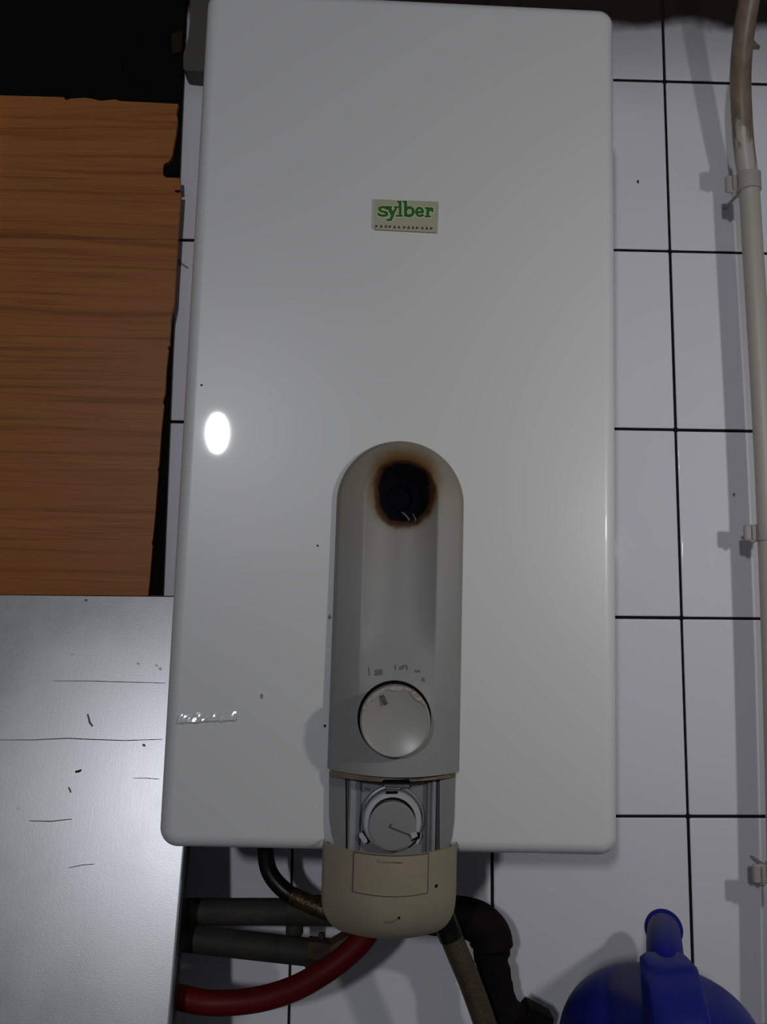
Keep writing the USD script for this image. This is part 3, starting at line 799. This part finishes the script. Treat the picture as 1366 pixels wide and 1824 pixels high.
hood_line([(95, 1213), (160, 1213), (230, 1215), (295, 1217)], 0.00032, 'scratch', 'scratch')
hood_line([(0, 1318), (60, 1318), (120, 1315), (160, 1317), (220, 1319), (289, 1317)], 0.0004, 'scratch', 'scratch')
hood_line([(52, 1462), (90, 1463), (128, 1459)], 0.0004, 'scratch', 'scratch')
hood_line([(134, 1375), (140, 1374), (145, 1371.5)], 0.0011, 'speck_dark', 'scratch')
hood_line([(156, 1272), (160, 1287), (165, 1294)], 0.0009, 'scratch', 'scratch')
hood_line([(122, 1546), (145, 1541), (168, 1539)], 0.0003, 'scratch', 'scratch')
hood_line([(238, 1386), (260, 1386), (284, 1388)], 0.0003, 'scratch', 'scratch')
hood_line([(122, 1402), (125, 1408), (126, 1412)], 0.0007, 'scratch', 'scratch')
for (x, y, w, mm) in ((154, 1069, 0.0011, 'scratch'), (130, 1165, 0.0009, 'scratch_light'), (247, 1182, 0.0011, 'scratch_light'), (286, 1191, 0.0014, 'scratch_light'), (279, 1185, 0.0007, 'scratch_light'), (33, 1439, 0.0012, 'scratch_light'), (257, 1327, 0.0011, 'scratch')):
    hood_line([(x - 3, y - 1), (x, y + 1), (x + 2, y)], w, mm, 'speck')

# ---------------------------------------------------------------- flue socket behind the heater's upper left corner
dp = [(326.5, 97), (326.5, 122), (330, 127.5), (345, 129.5), (400, 132), (400, -60), (342, -60), (339, 15), (337.5, 45), (335, 68), (330, 86)]
duct = thing('duct_flange', 'grey plastic duct flange beside the upper left corner of the heater', 'duct')
obj('duct_body', extrude_xz(Polygon([at(x, y, 0.022)[[0, 2]] for x, y in dp]).buffer(-0.001).buffer(0.001), -0.022, -0.0005), 'pvc_grey', duct)
obj('rim', extrude_xz(Polygon([at(x, y, 0.024)[[0, 2]] for x, y in ((327.5, 99), (327.5, 122), (331, 126), (400, 130), (400, 100))]), -0.0245, -0.021), 'pvc_grey', duct)

# ---------------------------------------------------------------- pipes and hoses under the heater
p = thing('water_pipe', 'dark horizontal water pipe with a drain nub, upper of two below the heater', 'pipe')
A_, B_ = at(352, 1624, 0.085), at(592, 1624, 0.085)
obj('pipe_body', tube([A_ + (B_ - A_) * t for t in np.linspace(-0.55, 1, 12)], 0.0112, 24), 'iron_pipe', p, smooth=40)
c = at(525, 1640, 0.085)
obj('drain_nub', lathe([(0, -0.006), (0.0075, -0.006), (0.0078, 0.010), (0.0066, 0.0125), (0, 0.0135)], c, (0, 0, -1), 24), 'iron_pipe', p, smooth=40)
tn = at(534, 1622, 0.085)
obj('tee', tube([tn - (B_ - A_) * 0.09, tn + (B_ - A_) * 0.30], [0.0128, 0.0128], 24), 'iron_pipe', p, smooth=40)
p = thing('water_pipe', 'dark tilted water pipe with a rusty collar, just above the red hose', 'pipe')
A_, B_ = at(328, 1671, 0.098), at(604, 1702, 0.098)
obj('pipe_body', tube([A_ + (B_ - A_) * t for t in np.linspace(-0.5, 0.8, 12)], 0.0112, 24), 'iron_pipe', p, smooth=40)
obj('collar', tube([A_ + (B_ - A_) * t for t in (0.79, 0.80, 0.98, 0.99)], [0.0118, 0.0128, 0.0128, 0.0118], 6), 'rust_brown', p, smooth=25)
cA, cB = at(596, 1694, 0.098), at(632, 1672, 0.102)
obj('union', tube([cA + (cB - cA) * t for t in (0, 0.05, 0.95, 1)], [0.009, 0.011, 0.011, 0.009], 8), 'brass_dull', p, smooth=25)
obj('set_screw', lathe([(0, 0), (0.003, 0), (0.003, 0.0035), (0.0022, 0.0045), (0, 0.0045)], at(573, 1671, 0.098), (0, 0, 1), 12), 'iron_pipe', p)

p = thing('gas_tube', 'bent black gas tube dropping from the heater underside', 'tube')
path = catmull([np.r_[at(474, 1480, 0.10)], at(474, 1530, 0.10), at(485, 1562, 0.102), at(512, 1590, 0.106), at(545, 1607, 0.112), at(584, 1625, 0.118)], 10)
obj('tube_body', tube(path, 0.0072, 20), 'black_tube', p, smooth=40)
obj('worn_sleeve', tube(path[33:], 0.0076, 20), 'copper_dirty', p, smooth=40, label='dirty coppery end')

p = thing('red_hose', 'dark red rubber hose curving under the heater cap', 'hose')
path = catmull([at(292, 1767, 0.112), at(310, 1774, 0.115), at(360, 1785, 0.12), at(410, 1786, 0.122), at(470, 1778, 0.125), at(530, 1758, 0.128), at(585, 1726, 0.13), at(625, 1695, 0.13), at(655, 1662, 0.13), at(672, 1625, 0.13)], 10)
obj('hose_body', tube(path, 0.0097, 24), 'red_rubber', p, smooth=40)

p = thing('water_inlet_elbow', 'black iron elbow and fittings right of the heater cap', 'pipe')
el = catmull([at(722, 1500, 0.075), at(724, 1590, 0.075), at(742, 1622, 0.075), at(775, 1631, 0.075), at(815, 1632, 0.075), at(850, 1642, 0.075), at(872, 1665, 0.075), at(876, 1700, 0.075)], 8)
obj('elbow', tube(el, np.interp(np.arange(len(el)), [0, len(el) - 30, len(el) - 5, len(el) - 4, len(el)], [0.0155, 0.0165, 0.0195, 0.0168, 0.0165]), 24), 'black_iron', p, smooth=45)
def vlath(px, y0, y1, r, d, name, n=24):
    a, b = at(px[0], y0, d), at(px[1], y1, d)
    obj(name, tube([a + (b - a) * t for t in (0, 0.08, 0.92, 1)], [r * 0.92, r, r, r * 0.92], n), 'black_iron', p, smooth=30)
vlath((874, 875), 1672, 1684, 0.0170, 0.075, 'elbow_rim')
vlath((875, 876), 1682, 1722, 0.0145, 0.075, 'nipple')
vlath((873, 875), 1690, 1712, 0.0155, 0.075, 'ring', 12)
vlath((878, 881), 1716, 1752, 0.0163, 0.075, 'hex_nut', 6)
vlath((882, 893), 1745, 1850, 0.0155, 0.075, 'nipple')
lo = catmull([at(884, 1770, 0.075), at(896, 1800, 0.075), at(918, 1822, 0.075), at(945, 1835, 0.075)], 6)
obj('tail', tube(lo, np.linspace(0.0155, 0.0165, len(lo)), 20), 'black_iron', p, smooth=45)
obj('tail_nut', tube([at(925, 1815, 0.075), at(968, 1838, 0.075)], 0.0190, 6), 'black_iron', p, smooth=20)

p = thing('copper_pipe', 'grimy brown copper pipe slanting down beside the black elbow', 'pipe')
path = catmull([at(762, 1518, 0.112), at(766, 1560, 0.112), at(775, 1600, 0.112), at(792, 1640, 0.112), at(812, 1690, 0.112), at(838, 1752, 0.112), at(866, 1830, 0.112), at(886, 1890, 0.112)], 8)
obj('pipe_body', tube(path, 0.0098, 20), 'flat_copper', p, smooth=40)
obj('sleeve', tube(path[:30], 0.0106, 20), 'black_tube', p, smooth=40)

# ---------------------------------------------------------------- conduit on the right with its saddle clips
cx = [(1340, -60), (1334, 0), (1324, 65), (1319, 147), (1324, 250), (1333.5, 330), (1341, 448), (1360, 768), (1374.5, 1103), (1384.5, 1456), (1392, 1824), (1396, 1990)]
cd = [0.135, 0.118, 0.098, 0.078, 0.062, 0.055] + [0.055] * 6
cpts = [at(x, y, d) for (x, y), d in zip(cx, cd)]
cpts.append(np.array([cpts[-1][0] + 0.0005, -0.055, -0.3995]))
pipe = thing('conduit', 'ivory vertical conduit on the right with a brown-grimed top', 'pipe')
obj('pipe_body', tube(catmull(cpts, 12), 0.0102, 28), 'conduit', pipe, smooth=40)


def clip(px, py, hgt, tab, label):
    c = at(px, py, 0.055)
    t = thing('saddle_clip', label, 'pipe clip', (c[0], 0, c[2]))
    r0, r1 = 0.0101, 0.0122
    yc = -0.055
    ring = Point(0, yc).buffer(r1, 24).difference(Point(0, yc).buffer(r0, 24))
    ring = ring.union(sbox(-0.006, yc + r0 + 0.0005, 0.006, yc + r0 + 0.004))
    e = trimesh.creation.extrude_polygon(ring, hgt, engine='earcut'); e.apply_translation([0, 0, -hgt / 2])
    obj('strap', e, 'clip_beige', t, smooth=30)
    obj('stud', lathe([(0, 0), (0.0016, 0), (0.0016, 0.043), (0, 0.043)], (0, -0.0002, 0), (0, -1, 0), 10), 'clip_beige', t)
    obj('foot', cbox(-r1 - tab, -r1 + 0.0025, yc + 0.0005, yc + 0.0065, -hgt / 2, hgt / 2, 0.0014), 'clip_beige', t)
    obj('rib', cbox(-r1 - tab * 0.45, -r1 - tab * 0.22, yc - 0.0025, yc + 0.002, -hgt / 2 + 0.001, hgt / 2 - 0.001, 0.0008), 'clip_beige', t)
    obj('nail', lathe([(0, -0.010), (0.0024, -0.010), (0.0027, 0.002), (0, 0.004)], (-r1 - tab * 0.25, yc + 0.003, -hgt / 2 + 0.001), (0.15, -0.2, -1), 12), 'clip_beige', t, smooth=30)


clip(1333, 326, 0.018, 0.0105, 'topmost saddle clip, on the grimed part of the ivory conduit')
clip(1368.5, 949, 0.016, 0.0105, 'middle saddle clip holding the clean ivory conduit at the frame edge')
clip(1388, 1558, 0.017, 0.0115, 'lowest saddle clip of the conduit, above the blue jug')

# ---------------------------------------------------------------- blue jug
jc = at(1178, 1900, 0.235)
jug = thing('blue_jug', 'blue plastic jug with an upright spout in the lower right corner', 'jug', (jc[0], jc[1], -0.40))
top = at(1178, 1727, 0.235)[2] + 0.40 - 0.004
R_ = 0.0715
prof = [(0, 0), (R_ * 0.9, 0), (R_ * 0.97, 0.006), (R_, 0.016), (R_, top - 0.052)]
prof += [(R_ - 0.042 * (1 - math.cos(a)) ** 1.0, top - 0.052 + 0.046 * math.sin(a)) for a in np.linspace(0.1, math.pi / 2, 14)]
prof += [(0.012, top - 0.0055), (0, top - 0.0055)]
obj('body', lathe(prof, (0, 0, 0), (0, 0, 1), 64), 'blue_plastic', jug, smooth=50)
# block the spout grows from, on the near side of the shoulder
loc = lambda q: q - np.array([jc[0], jc[1], -0.40])
neck = catmull([loc(at(1222, 1960, 0.318)), loc(at(1214, 1880, 0.312)), loc(at(1205, 1810, 0.300)), loc(at(1196, 1752, 0.282)), loc(at(1190, 1716, 0.262))], 8)


def rtube(path, w, d, r, mat, name, parent, wtop=None):
    """A rounded-rectangular duct along a mostly vertical path (w across x, d in depth)."""
    P = np.asarray(path); n = len(P); V = []
    for k, q in enumerate(P):
        s = 1.0 if wtop is None else 1 + (wtop - 1) * k / (n - 1)
        o_ = rrect(w * s, d * s, r * s, 5)
        V.append(np.stack([q[0] + o_[:, 0], q[1] + o_[:, 1], np.full(len(o_), q[2])], 1))
    s_ = s
    o_ = rrect((w - 0.006) * s_, (d - 0.006) * s_, max(r - 0.003, 0.001) * s_, 5)
    V.append(np.stack([P[-1][0] + o_[:, 0], P[-1][1] + o_[:, 1], np.full(len(o_), P[-1][2] + 0.0025)], 1))
    V = np.array(V); k_, m_ = V.shape[:2]
    VV_ = V.transpose(1, 0, 2).reshape(-1, 3)
    f_ = grid_faces(m_, k_, True)
    VV_ = np.vstack([VV_, [V[-1].mean(0)], [V[0].mean(0)]])
    i_ = np.arange(m_); j_ = (i_ + 1) % m_
    f_ = np.vstack([f_, np.stack([np.full(m_, len(VV_) - 2), i_ * k_ + k_ - 1, j_ * k_ + k_ - 1], 1), np.stack([np.full(m_, len(VV_) - 1), j_ * k_, i_ * k_], 1)])
    t = trimesh.Trimesh(VV_, f_, process=False)
    if t.volume < 0:
        t.invert()
    return obj(name, t, mat, parent, smooth=50)


rtube(neck, 0.0400, 0.036, 0.011, 'blue_plastic', 'neck', jug, 0.86)
sp = catmull([loc(at(1188, 1760, 0.268)), loc(at(1185, 1712, 0.240)), loc(at(1183, 1680, 0.190)), loc(at(1182, 1662, 0.120)), loc(at(1182, 1655, 0.072))], 9)
spout = obj('spout', tube(sp, np.linspace(0.0126, 0.0140, len(sp)), 28), 'blue_spout', jug, smooth=45)
tip, tdir = sp[-1], sp[-1] - sp[-3]
obj('flange', lathe([(0.0130, -0.003), (0.0162, -0.003), (0.0168, -0.001), (0.0168, 0.004), (0.0158, 0.0055), (0.012, 0.0055), (0.012, -0.003)], tip, tdir, 36), 'blue_spout', spout, smooth=40)

# ---------------------------------------------------------------- outside the frame: an added soffit that shades the wall, and the worktop
obj_p = obj('ceiling', cbox(-1.2, 0.6, -0.10, 0.0, 1.02, 1.10, 0.004), 'dark_wood')  # unseen soffit, added to keep ambient light off the upper wall
tag(obj_p, 'added unseen dark brown soffit shading the top of the tiles', None, None, 'structure')
obj_p = obj('floor', cbox(-1.2, 0.6, -0.75, 0.0, -0.44, -0.40, 0.004), 'counter_dark')
tag(obj_p, 'dark worktop below the tiles', None, None, 'structure')
